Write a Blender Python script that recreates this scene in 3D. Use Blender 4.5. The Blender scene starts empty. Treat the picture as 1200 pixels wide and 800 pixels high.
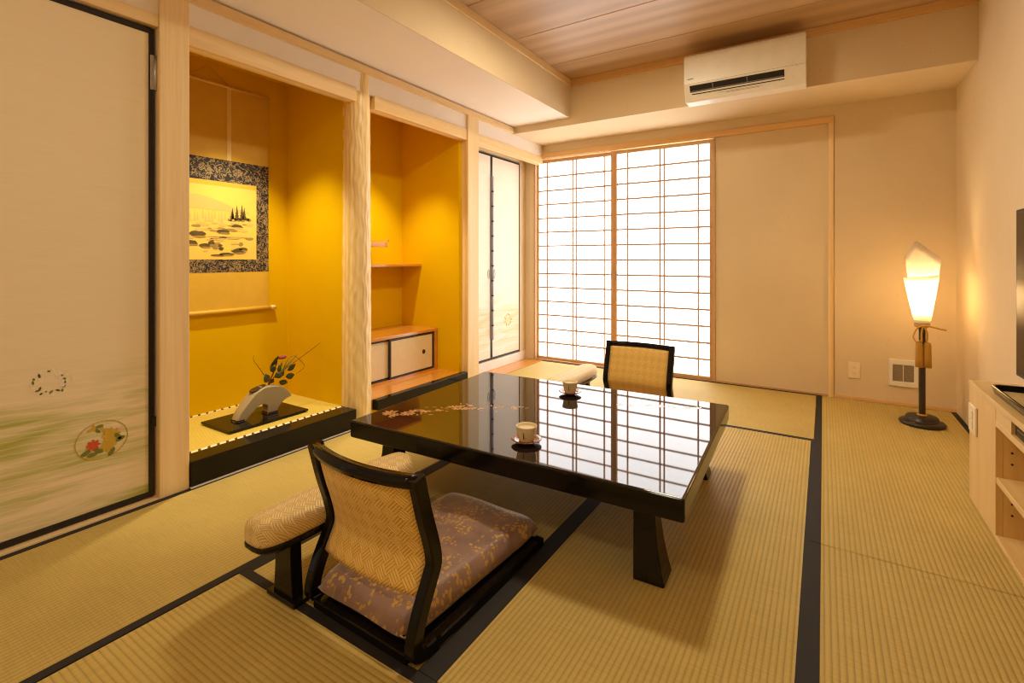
import bpy, bmesh, math, random
from mathutils import Vector, Matrix
random.seed(7)
SC = bpy.context.scene
COL = SC.collection
PI = math.pi

# ------------------------------------------------------------------ camera
cam = bpy.data.cameras.new('camera')
cam.sensor_fit = 'HORIZONTAL'; cam.sensor_width = 36.0
cam.lens = 576.0 / 1200.0 * 36.0
cam.shift_y = -97.0 / 1200.0
cam.clip_start = 0.02
co = bpy.data.objects.new('camera', cam); COL.objects.link(co)
co.location = (0, 0, 1.0)
co.rotation_euler = (PI / 2, 0, math.atan(365.0 / 576.0))
SC.camera = co

# ------------------------------------------------------------------ world, exposure
wd = bpy.data.worlds.new('world'); SC.world = wd; wd.use_nodes = True
wd.node_tree.nodes['Background'].inputs[0].default_value = (1.0, 0.96, 0.9, 1)
wd.node_tree.nodes['Background'].inputs[1].default_value = 0.35
vs = SC.view_settings
vs.view_transform = 'Standard'; vs.look = 'None'; vs.gamma = 1.0; vs.use_curve_mapping = False
vs.exposure = 0.36
try:
    SC.cycles.use_denoising = True
    SC.cycles.max_bounces = 10; SC.cycles.diffuse_bounces = 6; SC.cycles.transparent_max_bounces = 12
    SC.cycles.sample_clamp_indirect = 6.0
    SC.cycles.filter_width = 1.1
except Exception:
    pass

SHOJI_EMIT = 3.3
# ------------------------------------------------------------------ large lights (ceiling lamp, alcove downlights)
def light(name, kind, loc, energy, color, size=0.1, rot=(0, 0, 0), **kw):
    l = bpy.data.lights.new(name, kind); l.energy = energy; l.color = color
    if kind == 'AREA':
        l.shape = kw.get('shape', 'DISK'); l.size = size
        if 'size_y' in kw: l.size_y = kw['size_y']
    else:
        l.shadow_soft_size = size
    if kind == 'SPOT':
        l.spot_size = kw.get('angle', 1.2); l.spot_blend = kw.get('blend', 0.5)
    o = bpy.data.objects.new(name, l); COL.objects.link(o); o.location = loc; o.rotation_euler = rot
    return o
WARM = (1.0, 0.85, 0.60)
def aim(o, tgt):
    o.rotation_euler = (Vector(tgt) - o.location).to_track_quat('-Z', 'Y').to_euler()
light('ceiling_lamp_light', 'AREA', (-0.92, 2.38, 2.45), 19, WARM, 0.28)
light('rear_fill_light', 'AREA', (-0.9, -0.35, 2.44), 9, WARM, 0.25)  # unseen fill added behind the viewer to brighten the near chair back
a1 = light('alcove_downlight', 'SPOT', (-2.52, 1.52, 2.10), 68, (1.0, 0.86, 0.52), 0.03, angle=1.30, blend=0.7); aim(a1, (-2.78, 1.55, 0.3))
a2 = light('shelf_alcove_downlight', 'SPOT', (-2.53, 2.55, 2.10), 54, (1.0, 0.86, 0.52), 0.03, angle=1.30, blend=0.7); aim(a2, (-2.75, 2.6, 0.3))

# ------------------------------------------------------------------ materials
def srgb(r, g, b):
    f = lambda c: (c / 255.0) / 12.92 if c / 255.0 <= 0.04045 else ((c / 255.0 + 0.055) / 1.055) ** 2.4
    return (f(r), f(g), f(b), 1.0)
class N:
    def __init__(s, name):
        s.m = bpy.data.materials.new(name); s.m.use_nodes = True
        s.t = s.m.node_tree; s.b = s.t.nodes['Principled BSDF']
    def n(s, kind, **kw):
        q = s.t.nodes.new(kind)
        for k, v in kw.items(): setattr(q, k, v)
        return q
    def l(s, a, b): s.t.links.new(a, b)
    def coord(s, scale=(1, 1, 1), rot=(0, 0, 0), kind='Object', loc=(0, 0, 0)):
        tc = s.n('ShaderNodeTexCoord'); mp = s.n('ShaderNodeMapping')
        mp.inputs['Scale'].default_value = scale; mp.inputs['Rotation'].default_value = rot; mp.inputs['Location'].default_value = loc
        s.l(tc.outputs[kind], mp.inputs[0]); return mp.outputs[0]
    def noise(s, vec, scale=1.0, detail=4, rough=0.55, dist=0.0):
        q = s.n('ShaderNodeTexNoise'); q.inputs['Scale'].default_value = scale; q.inputs['Detail'].default_value = detail
        q.inputs['Roughness'].default_value = rough; q.inputs['Distortion'].default_value = dist
        s.l(vec, q.inputs['Vector']); return q.outputs['Fac']
    def vor(s, vec, scale=1.0, feature='F1', out='Distance', rnd=1.0):
        q = s.n('ShaderNodeTexVoronoi', feature=feature); q.inputs['Scale'].default_value = scale
        if 'Randomness' in q.inputs: q.inputs['Randomness'].default_value = rnd
        s.l(vec, q.inputs['Vector']); return q.outputs[out]
    def ramp(s, fac, stops, interp='LINEAR'):
        q = s.n('ShaderNodeValToRGB'); cr = q.color_ramp; cr.interpolation = interp
        while len(cr.elements) < len(stops): cr.elements.new(0.5)
        for e, (p, c) in zip(cr.elements, stops): e.position = p; e.color = c if len(c) == 4 else (*c, 1)
        s.l(fac, q.inputs[0]); return q.outputs[0]
    def math(s, op, a, b=None, c=None, clamp=False):
        q = s.n('ShaderNodeMath', operation=op); q.use_clamp = clamp
        for i, v in enumerate((a, b, c)):
            if v is None: continue
            if isinstance(v, (int, float)): q.inputs[i].default_value = v
            else: s.l(v, q.inputs[i])
        return q.outputs[0]
    def mix(s, fac, a, b, blend='MIX'):
        q = s.n('ShaderNodeMix', data_type='RGBA', blend_type=blend)
        for i, v in ((0, fac), (6, a), (7, b)):
            if isinstance(v, (int, float)): q.inputs[i].default_value = v
            elif isinstance(v, tuple): q.inputs[i].default_value = v
            else: s.l(v, q.inputs[i])
        return q.outputs[2]
    def sep(s, vec):
        q = s.n('ShaderNodeSeparateXYZ'); s.l(vec, q.inputs[0]); return q.outputs
    def bump(s, h, strength=0.3, dist=0.01):
        q = s.n('ShaderNodeBump'); q.inputs['Strength'].default_value = strength; q.inputs['Distance'].default_value = dist
        s.l(h, q.inputs['Height']); s.l(q.outputs[0], s.b.inputs['Normal'])
    def base(s, c, rough=0.6, **kw):
        i = s.b.inputs['Base Color']
        if isinstance(c, tuple): i.default_value = c
        else: s.l(c, i)
        s.b.inputs['Roughness'].default_value = rough
        for k, v in kw.items(): s.b.inputs[k.replace('_', ' ')].default_value = v
        return s.m
def plain(name, c, rough=0.5, var=0.95, **kw):
    n = N(name); v = n.coord()
    f = n.noise(v, 14, 3)
    c2 = tuple(min(1, x * var) for x in c[:3]) + (1,)
    return n.base(n.ramp(f, [(0.35, c2), (0.65, c)]), rough, **kw)
def wood(name, c1, c2, axis='z', rough=0.45, freq=22, stretch=0.05, bump=0.05, coat=0.0, wave=0.35):
    n = N(name)
    sc = {'x': (stretch, 1, 1), 'y': (1, stretch, 1), 'z': (1, 1, stretch)}[axis]
    v = n.coord(sc)
    a = n.noise(v, freq, 5, 0.6, 0.8)
    b = n.noise(v, freq * 9, 2, 0.5)
    w = n.n('ShaderNodeTexWave', wave_type='BANDS', bands_direction={'x': 'Y', 'y': 'X', 'z': 'X'}[axis])
    w.inputs['Scale'].default_value = freq * 0.35; w.inputs['Distortion'].default_value = 7; w.inputs['Detail'].default_value = 3; w.inputs['Detail Scale'].default_value = 0.8
    n.l(v, w.inputs['Vector'])
    f = n.math('ADD', n.math('MULTIPLY', a, 1 - wave), n.math('MULTIPLY', w.outputs['Fac'], wave))
    f = n.math('ADD', f, n.math('MULTIPLY', n.math('SUBTRACT', b, 0.5), 0.45))
    c = n.ramp(f, [(0.25, c1), (0.75, c2)])
    n.bump(f, bump, 0.002)
    return n.base(c, rough, Coat_Weight=coat, Coat_Roughness=0.12)
def plaster(name, c, c2, fleck, amt=0.05):
    n = N(name); v = n.coord()
    f = n.noise(v, 1.7, 5, 0.6); g = n.noise(v, 150, 3, 0.6)
    col = n.ramp(f, [(0.3, c2), (0.7, c)])
    d = n.vor(n.coord((1, 1, 1.8)), 13)
    m = n.math('LESS_THAN', d, amt)
    col = n.mix(n.math('MULTIPLY', m, 0.55), col, fleck)
    n.bump(g, 0.12, 0.003)
    return n.base(col, 0.9, Specular_IOR_Level=0.08)
def tatami(name, axis, c1=(0.50, 0.366, 0.10, 1), c2=(0.67, 0.50, 0.15, 1)):
    n = N(name)
    v = n.coord()
    xyz = n.sep(v); i = 0 if axis == 'y' else 1
    ph = n.math('MULTIPLY', xyz[i], PI / 0.0155)
    rib = n.math('ABSOLUTE', n.math('SINE', ph))
    rib = n.math('POWER', rib, 0.6)
    st = n.coord((9, 240, 1) if axis == 'y' else (240, 9, 1))
    a = n.noise(st, 1.0, 4, 0.7)
    b = n.noise(v, 3.0, 3)
    f = n.math('ADD', n.math('MULTIPLY', a, 0.65), n.math('MULTIPLY', b, 0.35))
    col = n.ramp(f, [(0.32, c1), (0.68, c2)])
    col = n.mix(n.math('MULTIPLY', n.math('SUBTRACT', 1.0, rib), 0.35), col, (0.20, 0.14, 0.04, 1))
    n.bump(n.math('ADD', rib, n.math('MULTIPLY', a, 0.25)), 0.5, 0.004)
    return n.base(col, 0.62, Specular_IOR_Level=0.35)
def weave(name, c1, c2, block=0.031):
    """ajiro basket weave cloth: blocks of parallel strands, laid on the diagonal (uses UV in metres)"""
    n = N(name)
    v = n.coord((1 / block, 1 / block, 1), (0, 0, PI / 4), 'UV')
    x, y, _ = n.sep(v)
    chk = n.math('MODULO', n.math('ADD', n.math('FLOOR', x), n.math('FLOOR', y)), 2.0)
    chk = n.math('ABSOLUTE', chk)
    pick = n.math('ADD', n.math('MULTIPLY', x, chk), n.math('MULTIPLY', y, n.math('SUBTRACT', 1.0, chk)))
    s = n.math('ABSOLUTE', n.math('SINE', n.math('MULTIPLY', pick, PI * 4)))
    s = n.math('POWER', s, 0.5)
    g = n.noise(n.coord((900, 900, 900)), 1, 2)
    col = n.ramp(s, [(0.25, c1), (0.85, c2)])
    col = n.mix(n.math('MULTIPLY', chk, 0.22), col, c1)
    n.bump(n.math('ADD', s, n.math('MULTIPLY', g, 0.2)), 0.6, 0.003)
    return n.base(col, 0.55, Sheen_Weight=0.2)
def brocade(name):
    n = N(name); v = n.coord()
    a = n.noise(v, 9, 4, 0.6, 0.6)
    ground = n.ramp(a, [(0.3, srgb(122, 94, 88)), (0.7, srgb(160, 128, 112))])
    d = n.vor(n.coord((1, 1, 0.6)), 78, rnd=0.9); gate = n.noise(v, 15, 2, 0.5)
    fl = n.math('MULTIPLY', n.math('LESS_THAN', d, 0.44), n.math('GREATER_THAN', gate, 0.48))
    leaf = n.noise(n.coord((60, 22, 40), (0, 0, 0.8)), 1, 2)
    fl = n.math('MAXIMUM', fl, n.math('MULTIPLY', n.math('GREATER_THAN', leaf, 0.68), 0.6))
    col = n.mix(n.math('MULTIPLY', fl, 0.85), ground, srgb(208, 166, 76))
    n.bump(n.noise(n.coord((700, 700, 700)), 1, 2), 0.15, 0.002)
    return n.base(col, 0.42, Sheen_Weight=0.35)
def scroll_brocade(name):
    n = N(name); v = n.coord()
    w = n.noise(v, 26, 3, 0.5)
    d = n.vor(v, 15, rnd=0.6)
    e = n.vor(v, 62, feature='DISTANCE_TO_EDGE')
    fl = n.math('LESS_THAN', n.math('ADD', d, n.math('MULTIPLY', n.math('SUBTRACT', w, 0.5), 0.4)), 0.36)
    vine = n.math('LESS_THAN', n.math('ABSOLUTE', n.math('SUBTRACT', n.noise(v, 30, 2, 0.5, 1.2), 0.5)), 0.035)
    ln = n.math('MULTIPLY', n.math('GREATER_THAN', e, 0.1), fl)
    m = n.math('MAXIMUM', ln, vine)
    return n.base(n.mix(m, srgb(34, 30, 40), srgb(150, 128, 92)), 0.6)
def fusuma_paper(name, lo, hi, band):
    """cloth-backed door paper, mist bands of green-gold printed on its lower part (object z in metres)"""
    n = N(name); v = n.coord()
    z = n.sep(v)[2]
    g = n.noise(n.coord((10, 10, 340)), 1, 3); g2 = n.noise(n.coord((4, 4, 60)), 1, 3)
    c = n.ramp(n.math('ADD', n.math('MULTIPLY', g, 0.6), n.math('MULTIPLY', g2, 0.4)), [(0.35, lo), (0.65, hi)])
    m = n.noise(n.coord((1, 1.1, 9.0), (0.12, 0, 0)), 1.7, 3, 0.55, 0.3)
    msk = n.ramp(m, [(0.42, (0, 0, 0, 1)), (0.68, (1, 1, 1, 1))])
    hgt = n.n('ShaderNodeMapRange'); hgt.inputs[1].default_value = 0.62; hgt.inputs[2].default_value = 0.42
    n.l(z, hgt.inputs[0])
    k = n.math('MULTIPLY', n.math('MULTIPLY', msk, hgt.outputs[0]), 0.95)
    wv = n.n('ShaderNodeTexWave', bands_direction='Z'); wv.inputs['Scale'].default_value = 9; wv.inputs['Distortion'].default_value = 3.5
    wv.inputs['Detail'].default_value = 2; n.l(n.coord((1, 1, 1.6), (0.12, 0, 0)), wv.inputs['Vector'])
    k2 = n.math('MULTIPLY', n.math('MULTIPLY', n.math('GREATER_THAN', wv.outputs['Fac'], 0.93), hgt.outputs[0]), 0.22)
    c = n.mix(k, c, band)
    c = n.mix(k2, c, (min(1, hi[0] * 1.25), min(1, hi[1] * 1.25), min(1, hi[2] * 1.3), 1))
    n.bump(g, 0.08, 0.001)
    return n.base(c, 0.75)
def emit(name, c, s):
    n = N(name); n.b.inputs['Emission Color'].default_value = c; n.b.inputs['Emission Strength'].default_value = s
    f = n.noise(n.coord(), 60, 3); 
    return n.base(n.ramp(f, [(0.3, (0.78, 0.76, 0.72, 1)), (0.7, (0.86, 0.85, 0.82, 1))]), 0.9)
def lacquer(name, c=(0.010, 0.008, 0.007, 1), rough=0.05, ior=1.6, coat=0.0):
    n = N(name); f = n.noise(n.coord(), 3, 2)
    c2 = (c[0] * 1.8, c[1] * 1.6, c[2] * 1.5, 1)
    return n.base(n.ramp(f, [(0.3, c), (0.7, c2)]), rough, IOR=ior, Coat_Weight=coat)

W = {}
W['cream'] = plaster('cream_plaster', srgb(228, 209, 175), srgb(221, 201, 165), srgb(176, 140, 92))
W['gold'] = plaster('gold_plaster', srgb(228, 188, 0), srgb(222, 181, 0), srgb(220, 160, 20), 0.0)
W['white_paper_wall'] = plaster('white_wall_paper', srgb(246, 238, 228), srgb(242, 232, 220), srgb(206, 180, 140), 0.02)
W['hinoki_z'] = wood('cypress_upright', srgb(226, 190, 132), srgb(243, 216, 164), 'z', 0.5, 16, 0.035)
W['hinoki_y'] = wood('cypress_along', srgb(226, 190, 132), srgb(243, 216, 164), 'y', 0.5, 16, 0.035)
W['hinoki_x'] = wood('cypress_across', srgb(214, 168, 106), srgb(232, 192, 132), 'x', 0.5, 16, 0.035)
W['frame_x'] = wood('shoji_frame_across', srgb(188, 144, 98), srgb(206, 166, 120), 'x', 0.5, 20, 0.04)
W['frame_z'] = wood('shoji_frame_upright', srgb(188, 144, 98), srgb(206, 166, 120), 'z', 0.5, 20, 0.04)
W['log'] = wood('adzed_log', srgb(234, 200, 136), srgb(250, 228, 174), 'z', 0.36, 30, 0.06, 0.25)
W['keyaki_y'] = wood('orange_board', srgb(200, 132, 48), srgb(214, 148, 60), 'y', 0.22, 18, 0.04, 0.03, 0.5)
W['cedar'] = wood('ceiling_cedar', srgb(178, 146, 110), srgb(200, 168, 130), 'x', 0.4, 5, 0.05, 0.03, 0.0, 0.4)
W['cabinet_y'] = wood('maple_along', srgb(222, 186, 120), srgb(236, 206, 142), 'y', 0.42, 14, 0.05, 0.02)
W['cabinet_z'] = wood('maple_upright', srgb(222, 186, 120), srgb(236, 206, 142), 'z', 0.42, 14, 0.05, 0.02)
W['tatami_y'] = tatami('rush_mat_along', 'y')
W['tatami_x'] = tatami('rush_mat_across', 'x')
W['toko_mat'] = tatami('alcove_rush_mat', 'y', (0.74, 0.58, 0.10, 1), (0.84, 0.68, 0.15, 1))
W['heri'] = plain('black_cloth_border', (0.016, 0.013, 0.012, 1), 0.75)
W['lacquer'] = lacquer('black_lacquer', rough=0.025, ior=1.68)
W['lacquer_soft'] = lacquer('black_lacquer_frame', (0.006, 0.005, 0.0045, 1), 0.11, 1.34)
W['black_wood'] = lacquer('black_door_edge', (0.012, 0.010, 0.010, 1), 0.35, 1.45)
W['brown_lacquer'] = lacquer('brown_lacquer', (0.20, 0.075, 0.025, 1), 0.12, 1.6)
W['weave'] = weave('gold_basket_weave', srgb(206, 152, 58), srgb(253, 214, 118))
W['weave_arm'] = weave('cream_basket_weave', srgb(196, 152, 78), srgb(250, 224, 154), 0.026)
W['brocade'] = brocade('mauve_brocade')
W['scroll_brocade'] = scroll_brocade('scroll_brocade')
W['strip'] = plain('pale_silk_strip', srgb(236, 210, 150), 0.6)
W['silk'] = plain('gold_silk', srgb(218, 178, 62), 0.6)
W['painting'] = plain('painting_silk', srgb(240, 204, 96), 0.7)
W['ivory'] = plain('ivory', srgb(240, 220, 160), 0.35)
W['fusuma'] = fusuma_paper('fusuma_paper', srgb(236, 218, 182), srgb(240, 223, 188), srgb(172, 174, 74))
W['fusuma_white'] = fusuma_paper('closet_door_paper', srgb(240, 230, 214), srgb(246, 238, 224), srgb(226, 206, 150))
W['jib_paper'] = plain('cupboard_door_paper', srgb(236, 218, 180), 0.7)
W['shoji'] = emit('shoji_paper', (0.97, 0.975, 1.0, 1), SHOJI_EMIT)
W['metal'] = plain('brushed_metal', srgb(196, 196, 200), 0.28, Metallic=1.0)
W['pale_metal'] = plain('pale_grey_metal', srgb(158, 158, 178), 0.35)
W['white_plastic'] = plain('white_plastic', srgb(240, 234, 220), 0.35)
W['cream_plastic'] = plain('cream_plastic', srgb(240, 224, 190), 0.4)
W['dark_plastic'] = plain('dark_plastic', srgb(30, 28, 28), 0.4)
W['grey_plastic'] = plain('grey_plastic', srgb(120, 116, 112), 0.5)
W['mesh_grey'] = plain('grille_grey', srgb(150, 134, 112), 0.7)
W['screen'] = lacquer('tv_screen', (0.008, 0.007, 0.006, 1), 0.25, 1.3)
W['ceramic'] = plain('ash_glaze', srgb(176, 166, 142), 0.38)
W['ceramic_dark'] = plain('iron_glaze', srgb(52, 44, 34), 0.3)
W['cup'] = plain('cream_porcelain', srgb(240, 228, 190), 0.25)
W['lamp_iron'] = plain('dark_bronze', srgb(52, 38, 26), 0.35)
W['cord'] = plain('gold_cord', srgb(200, 152, 58), 0.55)
W['tassel'] = plain('gold_tassel', srgb(188, 140, 50), 0.65)
W['leaf'] = plain('camellia_leaf', srgb(58, 66, 30), 0.3)
W['blade'] = plain('grass_leaf', srgb(132, 140, 60), 0.45)
W['twig'] = plain('twig', srgb(110, 68, 40), 0.7)
W['petal'] = plain('petal', srgb(170, 84, 80), 0.6)
W['maki_gold'] = plain('gold_lacquer_print', srgb(196, 150, 100), 0.3)
W['maki_white'] = plain('pearl_inlay', srgb(236, 220, 200), 0.3)
W['ink'] = plain('ink_dark', srgb(96, 78, 42), 0.7, 0.7)
W['ink_mid'] = plain('ink_mid', srgb(166, 138, 76), 0.7, 0.85)
W['ink_pale'] = plain('ink_pale', srgb(214, 186, 108), 0.7)
W['p_green'] = plain('print_green', srgb(120, 124, 44), 0.7)
W['p_red'] = plain('print_red', srgb(206, 84, 40), 0.7)
W['p_yellow'] = plain('print_yellow', srgb(206, 168, 50), 0.7)
W['p_cream'] = plain('print_cream', srgb(246, 232, 204), 0.7)
W['p_brown'] = plain('print_brown', srgb(112, 84, 50), 0.7)
W['p_pink'] = plain('print_pink', srgb(228, 186, 150), 0.7)
def stripe_mat():
    n = N('patterned_border_cloth'); v = n.coord()
    x, y, z = n.sep(v)
    s = n.math('SINE', n.math('ADD', n.math('MULTIPLY', y, 2 * PI / 0.042), n.math('MULTIPLY', x, 70.0)))
    m = n.math('GREATER_THAN', s, -0.6)
    return n.base(n.mix(m, srgb(70, 50, 24), srgb(250, 240, 214)), 0.7)
W['toko_heri'] = stripe_mat()
def shade_mat():
    n = N('lamp_paper'); t = n.t
    for k in list(t.nodes):
        if k.type != 'OUTPUT_MATERIAL': t.nodes.remove(k)
    out = [k for k in t.nodes if k.type == 'OUTPUT_MATERIAL'][0]
    tr = n.n('ShaderNodeBsdfTranslucent'); df = n.n('ShaderNodeBsdfDiffuse'); tp = n.n('ShaderNodeBsdfTransparent')
    f = n.noise(n.coord(), 40, 3)
    c = n.ramp(f, [(0.3, (0.93, 0.86, 0.74, 1)), (0.7, (0.97, 0.92, 0.82, 1))])
    n.l(c, tr.inputs[0]); n.l(c, df.inputs[0]); tp.inputs[0].default_value = (1.0, 0.9, 0.75, 1)
    m1 = n.n('ShaderNodeMixShader'); m1.inputs[0].default_value = 0.35; n.l(tr.outputs[0], m1.inputs[1]); n.l(df.outputs[0], m1.inputs[2])
    m2 = n.n('ShaderNodeMixShader'); m2.inputs[0].default_value = 0.0; n.l(m1.outputs[0], m2.inputs[1]); n.l(tp.outputs[0], m2.inputs[2])
    n.l(m2.outputs[0], out.inputs[0]); return n.m
W['lamp_paper'] = shade_mat()

# ------------------------------------------------------------------ geometry helpers
class G:
    """collects shapes into one mesh"""
    def __init__(s): s.bm = bmesh.new(); s.uv = None
    def box(s, x0, x1, y0, y1, z0, z1, bev=0.0, seg=2, mi=0):
        t = bmesh.new()
        bmesh.ops.create_cube(t, size=1.0)
        for v in t.verts:
            v.co = Vector(((x0 + x1) / 2 + v.co.x * (x1 - x0), (y0 + y1) / 2 + v.co.y * (y1 - y0), (z0 + z1) / 2 + v.co.z * (z1 - z0)))
        if bev: bmesh.ops.bevel(t, geom=t.edges[:], offset=bev, segments=seg, affect='EDGES', profile=0.5)
        s.join(t, mi); return s
    def join(s, t, mi=0):
        vm = {}
        for v in t.verts: vm[v] = s.bm.verts.new(v.co)
        for f in t.faces:
            try:
                q = s.bm.faces.new([vm[v] for v in f.verts]); q.material_index = mi; q.smooth = f.smooth
            except ValueError: pass
        t.free()
    def poly(s, pts, mi=0, smooth=False):
        f = s.bm.faces.new([s.bm.verts.new(p) for p in pts]); f.material_index = mi; f.smooth = smooth; return s
    def prism(s, pts, ext, mi=0, smooth=False):
        """closed outline (3-D points) extruded by a vector"""
        e = Vector(ext); a = [s.bm.verts.new(p) for p in pts]; b = [s.bm.verts.new(Vector(p) + e) for p in pts]
        s.bm.faces.new(a).material_index = mi; s.bm.faces.new(list(reversed(b))).material_index = mi
        for i in range(len(a)):
            j = (i + 1) % len(a); f = s.bm.faces.new((a[j], a[i], b[i], b[j])); f.material_index = mi; f.smooth = smooth
        return s
    def lathe(s, prof, seg=32, c=(0, 0, 0), mi=0, cap=True, smooth=True):
        rings = []
        for r, z in prof:
            rings.append([s.bm.verts.new((c[0] + r * math.cos(2 * PI * k / seg), c[1] + r * math.sin(2 * PI * k / seg), c[2] + z)) for k in range(seg)])
        for a, b in zip(rings, rings[1:]):
            for k in range(seg):
                j = (k + 1) % seg; f = s.bm.faces.new((a[k], a[j], b[j], b[k])); f.smooth = smooth; f.material_index = mi
        if cap:
            s.bm.faces.new(list(reversed(rings[0]))).material_index = mi; s.bm.faces.new(rings[-1]).material_index = mi
        return s
    def tube(s, path, rad, seg=8, mi=0, cap=True):
        path = [Vector(p) for p in path]; n = len(path)
        rads = rad if isinstance(rad, (list, tuple)) else [rad] * n
        rings = []; up = None
        for i, p in enumerate(path):
            t = (path[min(i + 1, n - 1)] - path[max(i - 1, 0)]).normalized()
            if up is None: up = Vector((0, 0, 1)) if abs(t.z) < 0.9 else Vector((1, 0, 0))
            a = t.cross(up).normalized(); b = a.cross(t).normalized(); up = b
            rings.append([s.bm.verts.new(p + (a * math.cos(2 * PI * k / seg) + b * math.sin(2 * PI * k / seg)) * rads[i]) for k in range(seg)])
        for a, b in zip(rings, rings[1:]):
            for k in range(seg):
                j = (k + 1) % seg; f = s.bm.faces.new((a[k], a[j], b[j], b[k])); f.smooth = True; f.material_index = mi
        if cap: s.bm.faces.new(list(reversed(rings[0]))).material_index = mi; s.bm.faces.new(rings[-1]).material_index = mi
        return s
    def loft(s, rings, cap=True, smooth=True, mi=0):
        R = [[s.bm.verts.new(p) for p in r] for r in rings]; m = len(R[0])
        for a, b in zip(R, R[1:]):
            for k in range(m):
                j = (k + 1) % m; f = s.bm.faces.new((a[k], a[j], b[j], b[k])); f.smooth = smooth; f.material_index = mi
        if cap: s.bm.faces.new(list(reversed(R[0]))).material_index = mi; s.bm.faces.new(R[-1]).material_index = mi
        return s
    def done(s, name, mats, parent=None, loc=None, uvf=None, bevel=None, sub=None, autosmooth=False):
        bmesh.ops.recalc_face_normals(s.bm, faces=s.bm.faces[:])
        me = bpy.data.meshes.new(name)
        if uvf:
            L = s.bm.loops.layers.uv.new('UVMap')
            for f in s.bm.faces:
                for l in f.loops: l[L].uv = uvf(l.vert.co, f)
        s.bm.to_mesh(me); s.bm.free()
        for m in (mats if isinstance(mats, (list, tuple)) else [mats]): me.materials.append(W[m] if isinstance(m, str) else m)
        o = bpy.data.objects.new(name, me); COL.objects.link(o)
        if parent: o.parent = parent
        if loc: o.location = loc
        if bevel:
            b = o.modifiers.new('bevel', 'BEVEL'); b.width = bevel; b.segments = 3; b.limit_method = 'ANGLE'; b.angle_limit = 0.7
        if sub:
            q = o.modifiers.new('sub', 'SUBSURF'); q.levels = sub; q.render_levels = sub
        return o
def tag(o, label, cat=None, group=None, kind=None):
    o['label'] = label
    if cat: o['category'] = cat
    if group: o['group'] = group
    if kind: o['kind'] = kind
    return o
def thing(name, label, cat, loc=(0, 0, 0), rz=0.0, group=None, kind=None):
    o = bpy.data.objects.new(name, None); COL.objects.link(o); o.empty_display_size = 0.1
    o.location = loc; o.rotation_euler = (0, 0, rz)
    return tag(o, label, cat, group, kind)
def box(name, mat, x0, x1, y0, y1, z0, z1, parent=None, bev=0.0, seg=2):
    return G().box(x0, x1, y0, y1, z0, z1, bev, seg).done(name, mat, parent)
def struct(o, label): return tag(o, label, kind='structure')
def catmull(p, n=6):
    out = []
    for i in range(len(p) - 1):
        a, b, c, d = p[max(i - 1, 0)], p[i], p[i + 1], p[min(i + 2, len(p) - 1)]
        for k in range(n):
            t = k / n
            out.append(tuple(0.5 * (2 * b[j] + (c[j] - a[j]) * t + (2 * a[j] - 5 * b[j] + 4 * c[j] - d[j]) * t * t + (3 * b[j] - a[j] - 3 * c[j] + d[j]) * t ** 3) for j in range(len(b))))
    out.append(tuple(p[-1])); return out

# ================================================================== THE ROOM
LX, RX, BY, FY = -2.33, 0.73, 4.25, -0.95      # left wall face, right wall, back wall, rear wall
SOF, BEAM, CEI = 2.17, 2.11, 2.478             # soffit underside, back beam underside, ceiling
SX, BF = -1.785, 3.71                          # soffit inner face, back beam face
struct(box('floor', 'keyaki_y', -3.15, 0.85, FY - .1, BY + .1, -0.12, -0.03), 'wooden subfloor under the rush mats')

# ceiling with cedar planks
ceil = struct(box('ceiling', 'cedar', SX - .05, RX + .05, FY, BF + .05, CEI + .012, CEI + .06), 'recessed ceiling of brown cedar boards')
ys = [BF] + [3.34 - 0.525 * k for k in range(9)]
for a, b in zip(ys, ys[1:]):
    b = max(b, FY)
    if a - b < .02: break
    box('ceiling_plank', 'cedar', SX, RX, b + .0025, a - .0025, CEI, CEI + .014, ceil, 0.002, 1)

# soffit along the left wall, deep beam along the back wall
struct(box('wall_soffit', 'white_paper_wall', -3.15, SX, FY, BF + .05, SOF, CEI + .06), 'lowered plaster soffit running above the alcoves')
struct(box('wall_soffit_face', 'cream', SX, SX + .006, FY, BF, SOF + .0, CEI), 'cream plaster side of the lowered soffit')
struct(box('wall_beam', 'cream', -2.6, RX + .05, BF, BY + .1, BEAM, CEI + .06), 'deep plastered beam above the paper screens')
struct(box('trim_1', 'hinoki_x', SX, RX, BF - .018, BF, CEI - .052, CEI, bev=.002), 'thin wooden moulding where beam meets ceiling boards')
struct(box('trim_2', 'hinoki_y', SX + .006, SX + .022, FY, BF - .018, CEI - .052, CEI, bev=.002), 'thin wooden moulding where soffit meets ceiling boards')

# right, rear and back walls
struct(box('wall_right', 'cream', RX, RX + .1, FY - .1, BY + .1, -.03, CEI + .06), 'cream plaster wall behind the television')
struct(box('wall_rear', 'cream', -3.15, RX, FY - .1, FY, -.03, CEI + .06), 'cream plaster wall behind the viewer')
wb = G().box(0.065, RX, BY, BY + .1, -.03, BEAM).box(-2.46, .065, BY, BY + .1, 2.035, BEAM).box(-2.66, -2.425, BY, BY + .1, -.03, BEAM)
struct(wb.done('wall_back', 'cream'), 'cream plaster wall around paper screens and lamp')
struct(box('wall_panel', 'cream', -.76, .03, BY + .012, BY + .05, 0.0, 2.0), 'plain cream sliding panel beside the paper screens')
struct(box('wall_outer', 'cream', -2.66, .2, BY + .10, BY + .16, -.03, 2.3), 'outer boarding behind the sliding screens')
t = G().box(-2.43, .063, BY - .012, BY + .03, 1.985, 2.032, .002)
struct(t.done('trim_3', 'hinoki_x'), 'cypress head rail above screens and panel')
struct(box('trim_4', 'hinoki_z', .030, .063, BY - .012, BY + .03, 0, 1.985, bev=.002), 'upright cypress edge of the cream panel')
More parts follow.
